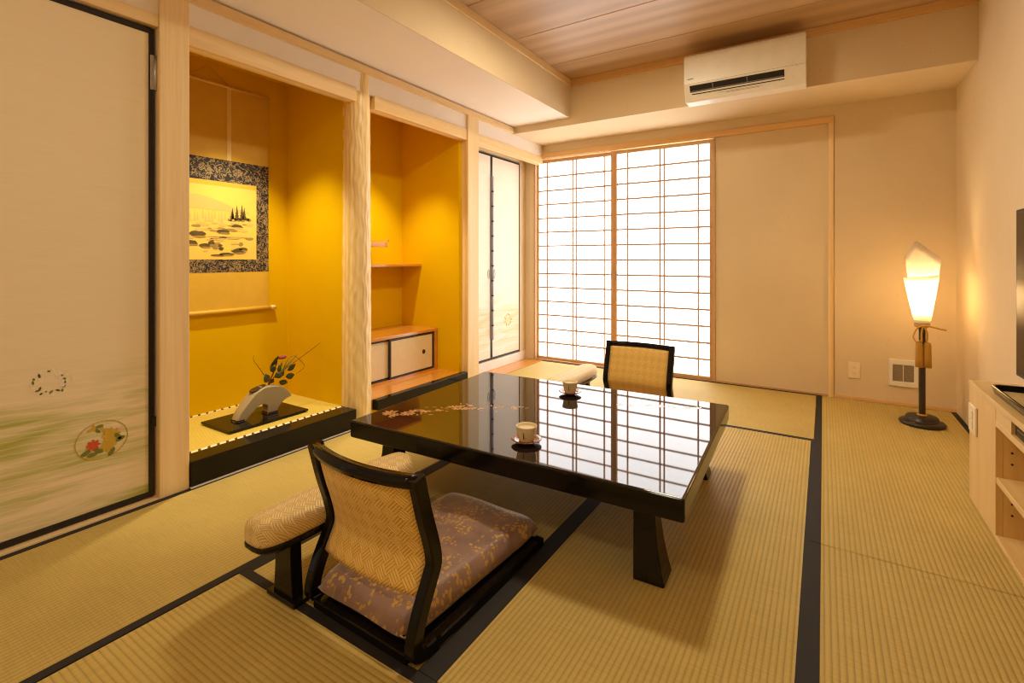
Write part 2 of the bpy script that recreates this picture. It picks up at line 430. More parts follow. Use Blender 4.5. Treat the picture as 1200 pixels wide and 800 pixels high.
struct(box('trim_5', 'frame_x', -2.43, .030, BY - .004, BY + .06, -.03, .012), 'low wooden sill under the sliding screens')
struct(box('trim_6', 'frame_z', -2.43, -2.412, BY - .012, BY + .03, 0, 1.985, bev=.002), 'upright jamb beside the paper screens')
struct(box('baseboard_back', 'hinoki_x', .063, RX, BY - .008, BY, 0, .022, bev=.001), 'thin wooden skirting behind the lamp')

# left wall above the openings
struct(box('wall_left', 'white_paper_wall', LX - .06, LX - .012, FY, BY + .02, 2.0, SOF), 'narrow white plaster band above the alcove lintels')
struct(box('trim_7', 'hinoki_y', LX - .06, LX + .012, FY, 3.69, 2.115, 2.158, bev=.002), 'slim picture rail under the soffit')
# posts
struct(box('trim_8', 'hinoki_z', LX - .115, LX + .002, .941, 1.055, 0, SOF, bev=.003), 'square cypress post between painted door and scroll alcove')
struct(box('trim_9', 'hinoki_z', LX - .115, LX + .004, 3.034, 3.175, 0, 2.13, bev=.003), 'square cypress post between shelf alcove and closet')
# adzed round pillar
g = G(); rings = []
NS = 110
for i in range(150):
    z = .0 + 2.125 * i / 149
    rings.append([(LX - .085 + (.088 + .0011 * math.sin(a * 22 + 1.6 * math.sin(z * 16 + a * 4) + 1.1 * math.sin(z * 37 + a * 2)) + .0010 * math.sin(z * 48 + a * 7) - .004 * z) * math.cos(a),
                   2.032 + (.088 + .0011 * math.sin(a * 22 + 1.6 * math.sin(z * 16 + a * 4) + 1.1 * math.sin(z * 37 + a * 2)) + .0010 * math.sin(z * 48 + a * 7) - .004 * z) * math.sin(a), z) for a in [2 * PI * k / NS for k in range(NS)]])
g.loft(rings)
struct(g.done('trim_10', 'log'), 'pale round log pillar with adzed surface between the alcoves')
# lintels
def lintel(n, y0, y1, z0, z1, x0=LX - .075, x1=LX - .005):
    struct(box('trim_%d' % n, 'hinoki_y', x0, x1, y0, y1, z0, z1, bev=.003),
           {11: 'cypress lintel over the painted door', 12: 'cypress lintel over the scroll alcove', 13: 'cypress lintel over the shelf alcove', 14: 'cypress lintel over the closet doors'}[n])
lintel(11, FY, .941, 1.962, 2.012)
lintel(12, 1.055, 1.965, 1.93, 2.015)
lintel(13, 2.105, 3.034, 1.92, 2.005)
lintel(14, 3.175, BY - .002, 1.925, 2.0)

# scroll alcove (tokonoma) and shelf alcove shells
AX = -3.0
TZ = .112
struct(box('wall_alcove_back', 'gold', AX - .05, AX, .95, 3.06, 0, SOF), 'golden plaster wall at the back of both alcoves')
struct(box('wall_alcove_left', 'gold', AX, LX - .115, .96, 1.02, 0, SOF), 'golden plaster end wall of the scroll alcove')
struct(box('wall_alcove_divider', 'gold', AX, LX - .085, 1.955, 2.10, 0, SOF), 'golden plaster partition behind the log pillar')
struct(box('wall_alcove_right', 'gold', AX - .05, LX - .06, 3.0, 3.06, 0, SOF), 'golden plaster end wall of the shelf alcove')
struct(box('ceiling_alcove', 'gold', AX, LX - .075, 1.02, 3.0, 2.14, 2.17), 'golden alcove ceiling behind the lintels')
# alcove sill beam (black lacquer) and raised floor
struct(box('trim_15', 'lacquer_soft', LX - .10, LX + .012, 1.056, 1.952, .007, TZ + .004, bev=.004), 'black lacquered front beam of the scroll alcove')
struct(box('trim_20', 'white_paper_wall', LX + .002, LX + .016, 1.056, 1.952, -.03, .0065), 'thin pale strip at the foot of the alcove beam')
struct(box('floor_alcove', 'keyaki_y', AX, LX - .10, 1.02, 1.955, 0, TZ - .02), 'raised base of the scroll alcove')
mt = thing('alcove_mat', 'yellowish rush mat with wavy white border inside the scroll alcove', 'mat', (-2.7, 1.49, TZ - .02))
box('rush_surface', 'toko_mat', -.30, .27, -.47, .465, 0, .02, mt)
box('patterned_border', 'toko_heri', .245, .27, -.47, .465, .02, .0225, mt)
box('patterned_border', 'toko_heri', -.30, -.283, -.47, .465, .02, .0225, mt)
struct(box('floor_shelf_alcove', 'keyaki_y', AX, LX - .045, 2.10, 3.0, .02, .122, bev=.002), 'orange polished floor board of the shelf alcove')
struct(box('trim_16', 'lacquer_soft', LX - .045, LX + .006, 2.122, 3.032, .06, .124, bev=.004), 'slim black lacquered edge of the shelf alcove')
struct(box('wall_kick', 'gold', LX - .05, LX - .03, 2.10, 3.034, .0, .06), 'low riser under the shelf alcove edge')

# closet recess
CX = -2.552
struct(box('wall_closet', 'white_paper_wall', CX - .012, CX + .02, 3.175, BY, 0, .083), 'low pale panel under the closet doors')
struct(box('wall_closet_side', 'white_paper_wall', CX - .2, LX - .06, 3.06, 3.176, 0, SOF), 'closet side wall behind the post')
struct(box('wall_closet_top', 'cream', CX - .05, CX + .012, 3.175, BY, 1.95, SOF), 'plaster above the closet doors')
struct(box('trim_17', 'hinoki_y', CX, LX - .075, 3.175, BY, 1.985, 2.0), 'wooden soffit board over the closet doors')
struct(box('trim_18', 'keyaki_y', CX + .02, LX + .0, 3.178, BY - .002, -.03, .001), 'polished orange floor board in front of the closet')
def closet_door(n, y0, y1, lbl, pull_y):
    d = thing('door_%d' % n, lbl, None, (CX + .012, (y0 + y1) / 2, .092), kind='structure')
    h = 1.845; w = (y1 - y0) / 2
    box('door_paper', 'fusuma_white', -.008, .008, -w + .012, w - .012, .012, h - .012, d)
    box('door_rail', 'black_wood', -.011, .011, -w, w, 0, .016, d, .002); box('door_rail', 'black_wood', -.011, .011, -w, w, h - .016, h, d, .002)
    box('door_stile', 'black_wood', -.011, .011, -w, -w + .014, .016, h - .016, d, .002); box('door_stile', 'black_wood', -.011, .011, w - .014, w, .016, h - .016, d, .002)
    g = G(); g.tube([(.010, pull_y + .012 * math.cos(a), .77 + .04 * math.sin(a)) for a in [2 * PI * k / 20 for k in range(21)]], .003, 6)
    g.done('finger_pull', 'metal', d)
    return d
closet_door(2, 3.18, 3.644, 'white folding closet door nearer the cypress post', .19)
d3 = closet_door(3, 3.650, BY - .115, 'white folding closet door nearer the paper screens', -.2)
struct(box('wall_closet_end', 'cream', CX - .05, CX + .018, BY - .113, BY, 0, 1.95), 'narrow plaster return beside the closet doors')
h = thing('piano_hinge', 'long metal hinge strip joining the two closet doors', 'hinge', (CX + .0340, 3.647, .27))
box('hinge_leaf', 'pale_metal', -.010, -.0085, -.021, .021, 0, 1.468, h)
for k in range(11):
    G().lathe([(.009, 0), (.009, .128)], 12, (0, 0, k * .134)).done('hinge_knuckle', 'pale_metal', h)
    if k < 10: G().lathe([(.0115, .124), (.0115, .134)], 12, (0, 0, k * .134)).done('hinge_ring', 'dark_plastic', h)
def motif_leaf(g, c, ang, L, wd, mi, ax=('y', 'z'), off=0.0):
    pts = []
    for k in range(10):
        t = 2 * PI * k / 10; u = L * .5 * math.cos(t); v = wd * .5 * math.sin(t) * (1 if k not in (0, 5) else 0)
        pts.append((c[0] + u * math.cos(ang) - v * math.sin(ang), c[1] + u * math.sin(ang) + v * math.cos(ang)))
    g.poly([(off, p[0], p[1]) if ax == ('y', 'z') else (p[0], p[1], off) for p in pts], mi)
g = G()
for k in range(9): motif_leaf(g, (.03 + .05 * math.cos(k * .7), .33 + .05 * math.sin(k * .7)), k * 1.3, .035, .018, k % 2, off=.0088)
g.done('printed_motif', ['p_yellow', 'p_pink'], d3)

# painted door at the left (hinged fusuma)
FX = LX - .042
d1 = thing('door_1', 'tall papered door with black edge and two printed flower rounds', None, (FX, .43, .012), kind='structure')
dw, dh = .505, 1.945
box('door_paper', 'fusuma', -.02, .006, -dw + .018, dw - .018, .02, dh - .02, d1)
for a, b in ((0, .022), (dh - .022, dh)): box('door_rail', 'black_wood', -.022, .012, -dw, dw, a, b, d1, .003)
for a, b in ((-dw, -dw + .02), (dw - .02, dw)): box('door_stile', 'black_wood', -.022, .012, a, b, .022, dh - .022, d1, .003)
hg = box('hinge', 'metal', .008, .016, dw - .016, dw + .006, 1.69, 1.835, d1, .002)
G().lathe([(.0065, 0), (.0065, .145)], 12, (.016, dw + .002, 1.69)).done('hinge_pin', 'metal', hg)
box('latch_plate', 'dark_plastic', .010, .016, dw - .012, dw + .004, .29, .33, d1, .001)
# printed rounds on the door: (centre y, z, radii)
g = G(); rnd = random.Random(3); cy, cz = .612 - .43, .553 - .012
for k in range(26):
    a = 2 * PI * k / 26 + rnd.uniform(-.1, .1); r = rnd.uniform(.7, 1.0)
    motif_leaf(g, (cy + .052 * r * math.cos(a), cz + .046 * r * math.sin(a)), rnd.uniform(0, 3), rnd.uniform(.008, .018), .007, rnd.choice([0, 1, 1, 2, 2]), off=.0068)
for k in range(48):
    a = 2 * PI * k / 48
    motif_leaf(g, (cy + .057 * math.cos(a), cz + .05 * math.sin(a)), a + PI / 2, .008, .003, 2, off=.0066)
for q in ((-.012, -.022), (.020, .018), (-.026, .012), (.03, -.012)): bloom_c = (cy + q[0], cz + q[1]); [motif_leaf(g, (bloom_c[0] + .007 * math.cos(t * 1.26), bloom_c[1] + .007 * math.sin(t * 1.26)), t * 1.26, .012, .007, 2, off=.0068 + t * .00003) for t in range(5)]
g.done('printed_round', ['p_brown', 'p_green', 'p_cream'], d1)
g = G(); cy, cz = .760 - .43, .297 - .012
pts = [(.0064, cy + .082 * math.cos(2 * PI * k / 36), cz + .072 * math.sin(2 * PI * k / 36)) for k in range(36)]
for k in range(36):
    a = 2 * PI * k / 36
    motif_leaf(g, (cy + .082 * math.cos(a), cz + .072 * math.sin(a)), a + PI / 2, .016, .004, 1, off=.0072)
for k in range(14):
    a = rnd.uniform(0, 2 * PI); r = rnd.uniform(.45, .95)
    motif_leaf(g, (cy + .075 * r * math.cos(a), cz + .065 * r * math.sin(a)), rnd.uniform(0, 3), .026, .012, rnd.choice([0, 0, 1, 4]), off=.0070 + k * .00003)
def bloom(g, c, r, mi, n=8, off=.0078):
    for k in range(n): motif_leaf(g, (c[0] + r * .55 * math.cos(2 * PI * k / n), c[1] + r * .5 * math.sin(2 * PI * k / n)), 2 * PI * k / n, r, r * .5, mi, off=off + k * .00003)
bloom(g, (cy + .028, cz + .012), .030, 1); bloom(g, (cy + .02, cz - .028), .026, 1); bloom(g, (cy - .028, cz - .012), .022, 2)
for q in ((.058, -.012, .4), (.05, .0, 2.2), (-.05, -.036, .5), (-.03, -.048, .1), (-.012, -.038, 2.6), (.03, -.055, 1.0)): motif_leaf(g, (cy + q[0], cz + q[1]), q[2], .034, .016, 0, off=.0081)
g.done('printed_round', ['p_green', 'p_yellow', 'p_red', 'p_cream', 'p_pink'], d1)
struct(box('trim_19', 'hinoki_y', LX - .06, LX + .0, FY, .941, -.03, .008), 'wooden sill strip below the painted door')

# ================================================================== SHOJI SCREENS
def shoji(n, x0, x1, sl, sr, vx, lbl, y):
    s = thing('window_%d' % n, lbl, None, ((x0 + x1) / 2, y, .012), kind='structure'); c = (x0 + x1) / 2
    z0, z1 = .035 - .012, 1.943 - .012; ht = 1.973 - .012
    box('paper', 'shoji', x0 + sl - c - .005, x1 - sr - c + .005, .010, .013, z0 - .004, z1 + .004, s)
    box('stile', 'frame_z', x0 - c, x0 + sl - c, -.015, .015, 0, ht, s, .002); box('stile', 'frame_z', x1 - sr - c, x1 - c, -.015, .015, 0, ht, s, .002)
    box('rail', 'frame_x', x0 + sl - c, x1 - sr - c, -.014, .015, 0, z0, s, .002); box('rail', 'frame_x', x0 + sl - c, x1 - sr - c, -.014, .015, z1, ht, s, .002)
    for k in range(1, 14):
        z = z0 + (z1 - z0) * k / 14
        box('lattice_rung', 'frame_x', x0 + sl - c, x1 - sr - c, -.003, .009, z - .0068, z + .0068, s)
    for q in vx: box('lattice_upright', 'frame_z', q - c - .0056, q - c + .0056, -.006, .009, z0, z1, s)
    return s
shoji(1, -2.412, -1.590, .012, .036, (-2.306, -2.030, -1.994, -1.711), 'paper screen panel beside the closet, behind the far chair armrest', BY + .045)
s2 = shoji(2, -1.630, -.742, .055, .042, (-1.478, -1.190, -1.154, -.875), 'paper screen panel overlapping in front, beside the cream wall panel', BY + .013)
g = G().box(-.4395, -.4355, -.018, -.012, .80, .87).box(-.399, -.395, -.018, -.012, .80, .87)
g.done('finger_pull', 'mesh_grey', s2)

# ================================================================== TATAMI MATS
def mat(label, x0, x1, y0, y1, axis, heri=()):
    m = thing('tatami_mat', label, 'tatami mat', ((x0 + x1) / 2, (y0 + y1) / 2, -.03), group='rush mats covering the floor')
    cx, cy = (x0 + x1) / 2, (y0 + y1) / 2; e = .0018
    box('rush_surface', 'tatami_' + axis, x0 - cx + e, x1 - cx - e, y0 - cy + e, y1 - cy - e, 0, .030, m, .002, 1)
    for side, w in heri:
        b = {'l': (x0 - cx, x0 - cx + w, y0 - cy + e, y1 - cy - e), 'r': (x1 - cx - w, x1 - cx, y0 - cy + e, y1 - cy - e),
             'f': (x0 - cx + e, x1 - cx - e, y0 - cy, y0 - cy + w), 'b': (x0 - cx + e, x1 - cx - e, y1 - cy - w, y1 - cy)}[side]
        box('cloth_border', 'heri', *b, .026, .0315, m)
mat('long rush mat along the painted door and alcoves', LX, -1.572, FY, 3.165, 'y', (('l', .026), ('r', .030)))
mat('rush mat with ribs running across, behind the near floor chair', -1.572, -.042, FY, .885, 'x', (('b', .030),))
mat('rush mat under the near floor chair and armrest side of table', -1.572, -.802, .885, 3.165, 'y', (('l', .028), ('r', .030)))
mat('rush mat under the table legs facing the television cabinet', -.802, -.042, .885, 3.165, 'y', (('l', .030), ('r', .016)))
mat('wide rush mat in front of the paper screens', LX, -.042, 3.165, BY - .005, 'x', (('f', .028), ('b', .024)))
mat('narrow rush mat under the floor lamp', -.042, RX, 2.035, BY - .009, 'y', (('l', .034), ('r', .028)))
mat('narrow rush mat in front of the television cabinet', -.042, RX, FY, 2.035, 'y', (('l', .034),))

# ================================================================== LOW TABLE
TT, TB = .310, .2376
tb = thing('low_table', 'low black lacquered table with gold leaf decoration', 'table', (-1.04, 1.951, .002), math.radians(2.2))
TW, TD = .685, .5275
top = G().box(-TW, TW, -TD, TD, TB, TT).done('table_top', ['lacquer', 'lacquer_soft'], tb)
for f in top.data.polygons: f.material_index = 0 if f.normal.z > .5 else 1
bv = top.modifiers.new('bevel', 'BEVEL'); bv.width = .009; bv.segments = 5; bv.limit_method = 'ANGLE'
for f in top.data.polygons: f.use_smooth = True
wn = top.modifiers.new('wn', 'WEIGHTED_NORMAL'); wn.keep_sharp = False
ap = G().box(-TW + .07, TW - .07, -TD + .07, -TD + .09, TB - .03, TB).box(-TW + .07, TW - .07, TD - .09, TD - .07, TB - .03, TB) \
    .box(-TW + .07, -TW + .09, -TD + .09, TD - .09, TB - .03, TB).box(TW - .09, TW - .07, -TD + .09, TD - .09, TB - .03, TB).done('apron', 'lacquer_soft', tb)
for sx in (-1, 1):
    for sy in (-1, 1):
        rings = []
        for t in [0, .12, .25, .4, .55, .7, .85, 1.0]:
            e = t ** 1.0; fl = (1 - t) ** 2.0
            ax, ay = .034 + .014 * fl, .036 + .018 * fl
            cx, cy = sx * (.545 + .022 * fl), sy * (.405 + .014 * fl)
            c = .004
            rings.append([(cx + px * ax, cy + py * ay, TB * t) for px, py in ((-1, -.92), (-.92, -1), (.92, -1), (1, -.92), (1, .92), (.92, 1), (-.92, 1), (-1, .92))])
        G().loft(rings, smooth=False).done('leg', 'lacquer_soft', tb)
# makie decoration: flat gold leaves and blossoms on the top
def maple(g, c, r, ang, mi, off):
    for k in range(5):
        a = ang + (k - 2) * .72
        motif_leaf(g, (c[0] + r * .5 * math.cos(a), c[1] + r * .5 * math.sin(a)), a, r * (1.0 if k == 2 else .85), r * .34, mi, ax=('x', 'y'), off=off + k * .00002)
g = G(); rnd = random.Random(11)
path = catmull([(-.60, -.37), (-.54, -.34), (-.47, -.25), (-.40, -.15), (-.33, -.12), (-.26, -.07), (-.16, -.02)], 3)
for i, p in enumerate(path):
    r = .042 * (1 - .45 * i / len(path))
    maple(g, (p[0] + rnd.uniform(-.03, .03), p[1] + rnd.uniform(-.03, .03)), r * rnd.uniform(.7, 1.1), rnd.uniform(0, 6.28), 0, TT + .0003)
    for k in range(2): motif_leaf(g, (p[0] + rnd.uniform(-.06, .06), p[1] + rnd.uniform(-.05, .05)), rnd.uniform(0, 3), .024, .007, 0, ax=('x', 'y'), off=TT + .0003)
g.done('gold_leaf_decoration', 'maki_gold', tb)['kind'] = 'stuff'
g = G()
path = catmull([(.23, .27), (.34, .31), (.42, .345), (.50, .37), (.58, .385)], 3)
for i, p in enumerate(path):
    maple(g, (p[0] + rnd.uniform(-.02, .02), p[1] + rnd.uniform(-.015, .015)), .026 * rnd.uniform(.6, 1.1), rnd.uniform(0, 6.28), 0, TT + .0003)
g.done('pale_leaf_decoration', 'maki_white', tb)['kind'] = 'stuff'

# ================================================================== TEA CUPS AND SAUCERS
def cup_set(x, y, where, ang):
    s = thing('saucer', 'round brown lacquered saucer under the cup ' + where, 'saucer', (x, y, TT + .0006), group='lacquered saucers on the table')
    G().lathe([(.020, 0), (.024, .0), (.024, .006), (.040, .009), (.055, .016), (.057, .017), (.055, .0195), (.040, .0125), (.024, .0095), (.0, .0095)], 40, cap=False).done('dish', 'brown_lacquer', s)
    G().lathe([(.0215, .0), (.0235, .0), (.0235, .004), (.0215, .004)], 32, cap=False).done('foot_ring', 'lacquer_soft', s)
    c = thing('tea_cup', 'cream tea cup on a brown saucer ' + where, 'cup', (x, y, TT + .0106), ang, group='tea cups on the table')
    G().lathe([(.0, .004), (.021, .004), (.022, 0), (.0265, 0), (.028, .004), (.034, .025), (.0385, .050), (.0395, .0555), (.0385, .0565), (.0368, .054), (.033, .030), (.027, .010), (.0, .008)], 40, cap=False).done('bowl', 'cup', c)
    G().box(-.0008, .0008, -.0395, -.0335, .016, .040).done('painted_line', 'p_brown', c)
    G().lathe([(0, .044), (.0352, .044)], 32, cap=False).done('tea', 'p_cream', c)
cup_set(-.939, 1.583, 'at the near chair side', .25)
cup_set(-1.088, 2.269, 'beside the far chair', .25)

# ================================================================== FLOOR CHAIRS (zaisu)
PROF = [(.62, .016), (.40, .016), (.12, .016), (.045, .018), (.012, .030), (.006, .058), (.028, .12), (.062, .185), (.078, .225), (.066, .285), (.042, .36), (.015, .462)]
PR = catmull(PROF, 5)
def yb(z):
    up = [p for p in PR if True]
    for a, b in zip(PR[20:], PR[21:]):
        if a[1] <= z <= b[1]: return a[0] + (b[0] - a[0]) * (z - a[1]) / max(1e-6, b[1] - a[1])
    return PR[-1][0]
HW = .217
def bow(t): return -.036 * (1 - t * t)
def make_chair(label, loc, rz):
    c = thing('floor_chair', label, 'chair', loc, rz, 'legless floor chairs at the low table')
    for s in (-1, 1):
        rings = []; n = len(PR)
        for i, (y, z) in enumerate(PR):
            a, b = PR[max(i - 1, 0)], PR[min(i + 1, n - 1)]
            t = Vector((b[0] - a[0], b[1] - a[1])).normalized(); nm = Vector((-t.y, t.x))
            h = .014 if i < 12 else .019; xw = .0155
            xc = s * (HW - xw)
            c4 = .004
            q = []
            for u, v in ((-xw, -h + c4), (-xw + c4, -h), (xw - c4, -h), (xw, -h + c4), (xw, h - c4), (xw - c4, h), (-xw + c4, h), (-xw, h - c4)):
                q.append((xc + u, y + nm.x * v, max(.0015, z + nm.y * v)))
            rings.append(q)
        g = G(); g.loft(rings, smooth=False); g.done('side_frame', 'lacquer_soft', c)
    # crest rail, bowed to the rear
    rings = []
    for k in range(17):
        t = -1 + 2 * k / 16; x = t * (HW - .014); y = yb(.45) + bow(t) * 1.0
        rings.append([(x, y + dy, .448 + dz) for dy, dz in ((-.014, -.014), (-.018, 0), (-.012, .014), (.012, .016), (.017, 0), (.012, -.014))])
    G().loft(rings).done('crest_rail', 'lacquer_soft', c)
    # padded woven back panel
    g = G(); nu, nv = 18, 22; front = []; rear = []
    for j in range(nv + 1):
        z = .150 + (.432 - .150) * j / nv; rf = []; rr = []
        for i in range(nu + 1):
            t = -1 + 2 * i / nu; x = t * (HW - .031); pad = .012 + .010 * (1 - t ** 6) * min(1, min(j, nv - j) / 3 + .25)
            y = yb(z) + bow(t) * (.55 + .45 * j / nv)
            rf.append(g.bm.verts.new((x, y + pad, z))); rr.append(g.bm.verts.new((x, y - pad * .75, z)))
        front.append(rf); rear.append(rr)
    for j in range(nv):
        for i in range(nu):
            g.bm.faces.new((front[j][i], front[j][i + 1], front[j + 1][i + 1], front[j + 1][i])).smooth = True
            g.bm.faces.new((rear[j][i + 1], rear[j][i], rear[j + 1][i], rear[j + 1][i + 1])).smooth = True
        for i in (0, nu): g.bm.faces.new((front[j][i], rear[j][i], rear[j + 1][i], front[j + 1][i]))
    for j in (0, nv):
        for i in range(nu): g.bm.faces.new((front[j][i], front[j][i + 1], rear[j][i + 1], rear[j][i]))
    g.done('back_panel', 'weave', c, uvf=lambda co, f: (co.x, co.z))
    G().box(-HW + .031, HW - .031, -.004, .030, .0015, .026, .003).done('rear_rail', 'lacquer_soft', c)
    # bentwood seat board
    g = G(); g.box(-HW + .031, HW - .031, .05, .62, .012, .024, .003); g.done('seat_board', 'lacquer_soft', c)
    return c
make_chair('black framed floor chair with gold woven back, mauve cushion showing', (-1.049, .885, 0), math.radians(-1.0))
make_chair('black framed floor chair with woven back, standing before the paper screens', (-.985, 3.085, 0), PI)

def cushion(label, loc, rz, hx, hy, h):
    o = thing('seat_cushion', label, 'cushion', loc, rz, 'brocade cushions on the floor chairs')
    g = G(); n = 20; top = {}; bot = {}
    for i in range(n + 1):
        for j in range(n + 1):
            u, v = -1 + 2 * i / n, -1 + 2 * j / n
            e = (1 - abs(u) ** 7) * (1 - abs(v) ** 7)
            pin = 1 - .05 * (1 - v * v) * abs(u) ** 4 - .0
            x = u * hx * (1 - .02 * (1 - abs(v)) * abs(u) ** 6) * (1 + .07 * (v + 1)) * (1 - .05 * abs(v) ** 10 * abs(u) ** 3); y = v * hy * (1 - .02 * (1 - abs(u)) * abs(v) ** 6) * (1 - .03 * abs(u) ** 10 * abs(v) ** 3)
            zz = h * (.36 + .58 * e ** .30) + .004 * math.sin(5 * u + 3 * v) * e
            top[i, j] = g.bm.verts.new((x, y, zz))
            edge = i in (0, n) or j in (0, n)
            bot[i, j] = top[i, j] if edge else g.bm.verts.new((x * .99, y * .99, h * .36 * (1 - e ** .12) + .0005))
    for i in range(n):
        for j in range(n):
            g.bm.faces.new((top[i, j], top[i + 1, j], top[i + 1, j + 1], top[i, j + 1])).smooth = True
            g.bm.faces.new((bot[i, j], bot[i, j + 1], bot[i + 1, j + 1], bot[i + 1, j])).smooth = True
    g.done('cover', 'brocade', o)
    hx *= .955; hy *= .972; per = [(-hx, -hy), (hx, -hy), (hx * 1.14, hy), (-hx * 1.14, hy), (-hx, -hy)]; pp = []
    for a, b in zip(per, per[1:]):
        for k in range(8): t = k / 8; pp.append((a[0] + (b[0] - a[0]) * t, a[1] + (b[1] - a[1]) * t, h * .36))
    pp.append((-hx, -hy, h * .36))
    G().tube(pp, .0025, 6, cap=False).done('piping', 'brocade', o)
    return o
cushion('mauve brocade cushion with gold flowers on the near floor chair', (-1.046, 1.200, .0245), math.radians(-1.0), .180, .318, .092)
cushion('mauve brocade cushion on the floor chair before the paper screens', (-.985, 2.762, .0245), PI, .183, .30, .075)

# ================================================================== ARMRESTS
def make_armrest(label, loc, rz):
    a = thing('armrest', label, 'armrest', loc, rz, 'padded armrests beside the floor chairs')
    L = .30; Wd = .076
    def outline(scale_w, scale_l, n=9):
        pts = []
        for k in range(n + 1):
            t = -PI / 2 + PI * k / n; pts.append((Wd * scale_w * math.cos(t), (L - .06) * scale_l + .06 * scale_l * math.sin(t) if False else 0))
        return pts
    def ring(w, l, z):
        pts = []
        for k in range(40):
            t = 2 * PI * k / 40; cx, sx = math.cos(t), math.sin(t)
            pts.append((w * abs(cx) ** .55 * (1 if cx > 0 else -1), l * abs(sx) ** .38 * (1 if sx > 0 else -1), z))
        return pts
    g = G(); g.loft([ring(Wd * .96, L * .985, .188), ring(Wd, L, .194), ring(Wd, L, .202), ring(Wd * .97, L * .99, .207)], smooth=False)
    g.done('arm_board', 'lacquer_soft', a)
    g = G(); rr = []
    for z, k in ((.207, .94), (.214, .99), (.226, 1.0), (.240, .985), (.252, .93), (.260, .82), (.266, .62), (.269, .3)):
        rr.append(ring(Wd * k, L * (.93 + .07 * k) if k > .6 else L * (.80 + .2 * k), z + .0))
    g.loft(rr); g.done('arm_pad', 'weave_arm', a, uvf=lambda co, f: (co.x + .0, co.y + co.z))
    for s in (-1, 1):
        y = s * .185
        rings = []
        for t in [0, .15, .3, .5, .7, .85, 1]:
            w = .046 - .010 * math.sin(PI * t * .5); d = .018
            rings.append([(-w, y - d, .012 + .177 * t), (w, y - d, .012 + .177 * t), (w, y + d, .012 + .177 * t), (-w, y + d, .012 + .177 * t)])
        G().loft(rings, smooth=False).done('leg', 'lacquer_soft', a, bevel=.002)
        G().box(-.068, .068, y - .028, y + .028, .0015, .014, .003).done('foot', 'lacquer_soft', a)
    return a
make_armrest('woven padded armrest standing beside the near floor chair', (-1.338, 1.06, 0), 0)
make_armrest('woven padded armrest standing before the paper screens', (-1.375, 2.90, 0), 0)

# ================================================================== HANGING SCROLL
sc = thing('hanging_scroll', 'landscape scroll with dark floral brocade border hanging in the alcove', 'scroll', (AX + .012, 1.4525, .69))
y0, y1 = -.3625, .3625
box('upper_cloth', 'silk', -.002, .0, y0, y1, .892, 1.325, sc)
box('brocade_border', 'scroll_brocade', -.002, .001, y0, y1, .230, .892, sc)
box('lower_cloth', 'silk', -.002, .0, y0, y1, .0, .230, sc)
pic = box('painting', 'painting', -.001, .0025, y0 + .08, y1 - .08, .305, .762, sc)
box('painting_band', 'silk', -.001, .0027, y0 + .08, y1 - .08, .735, .762, sc)
for yy in (-.116, .116): box('hanging_strip', 'strip', .0, .0035, yy - .012, yy + .012, .892, 1.322, sc)
G().tube([(0, y0 - .003, 1.327), (0, y1 + .003, 1.327)], .008, 10).done('top_rod', 'hinoki_y', sc)
rl = G().tube([(.006, y0 - .008, .0), (.006, y1 + .008, .0)], .013, 14).done('roller', 'silk', sc)
for s in (-1, 1): G().tube([(.006, s * (y1 + .008), 0), (.006, s * (y1 + .042), 0)], [.013, .0145], 14).done('roller_knob', 'ivory', rl)
G().tube([(0, -.12, 1.334), (0, 0, 1.42), (0, .12, 1.334)], .0018, 6).done('hanging_cord', 'cord', sc)
# ink landscape, flat on the silk (local y right, z up)
g = G(); rnd = random.Random(21); o_ = .0029
def blob(c, rx, rz, mi, n=12, off=o_, rough=.25):
    g.poly([(off, c[0] + rx * math.cos(2 * PI * k / n) * rnd.uniform(1 - rough, 1), c[1] + rz * math.sin(2 * PI * k / n) * rnd.uniform(1 - rough, 1)) for k in range(n)], mi)
def fir(c, hgt, w, mi, off=o_ + .0002):
    pts = [(c[0] - w * .15, c[1])]
    for k in range(5): pts += [(c[0] - w * (1 - k / 5), c[1] + hgt * (.08 + k * .18)), (c[0] - w * (1 - k / 5) * .55, c[1] + hgt * (.17 + k * .18))]
    pts.append((c[0], c[1] + hgt))
    for k in reversed(range(5)): pts += [(c[0] + w * (1 - k / 5) * .55, c[1] + hgt * (.17 + k * .18)), (c[0] + w * (1 - k / 5), c[1] + hgt * (.08 + k * .18))]
    pts.append((c[0] + w * .15, c[1])); g.poly([(off, p[0], p[1]) for p in pts], mi)
# far hill, mist trees
g.poly([(o_, -.26 + .5 * t, .66 + .035 * math.sin(t * 4) - .05 * t) for t in [k / 12 for k in range(13)]] + [(o_, .24, .585), (o_, -.26, .60)], 2)
for k in range(16): fir((-.15 + k * .019 + rnd.uniform(-.006, .006), .535 + rnd.uniform(-.015, .01)), rnd.uniform(.05, .08), .009, 2)
for x, hh in ((.135, .070), (.162, .088), (.192, .095), (.206, .080)): fir((x, .545), hh, .015, 0)
for k in range(10): blob((.12 + k * .013, .548 + rnd.uniform(-.008, .006)), .016, .012, 1)
for k in range(30): blob((rnd.uniform(-.24, .26), rnd.uniform(.465, .525)), rnd.uniform(.016, .035), rnd.uniform(.005, .011), rnd.choice([1, 2, 2]), off=o_ + .0003 + k * 1e-5)
g.poly([(o_ + .0007, .125, .500), (o_ + .0007, .15, .518), (o_ + .0007, .185, .512), (o_ + .0007, .20, .498)], 0)
for k in range(26):
    x = rnd.uniform(-.24, .26); z = .345 + rnd.uniform(0, .09)
    blob((x, z), rnd.uniform(.014, .032), rnd.uniform(.006, .014), rnd.choice([0, 1, 1, 2]), off=o_ + .0007 + k * 1e-5)
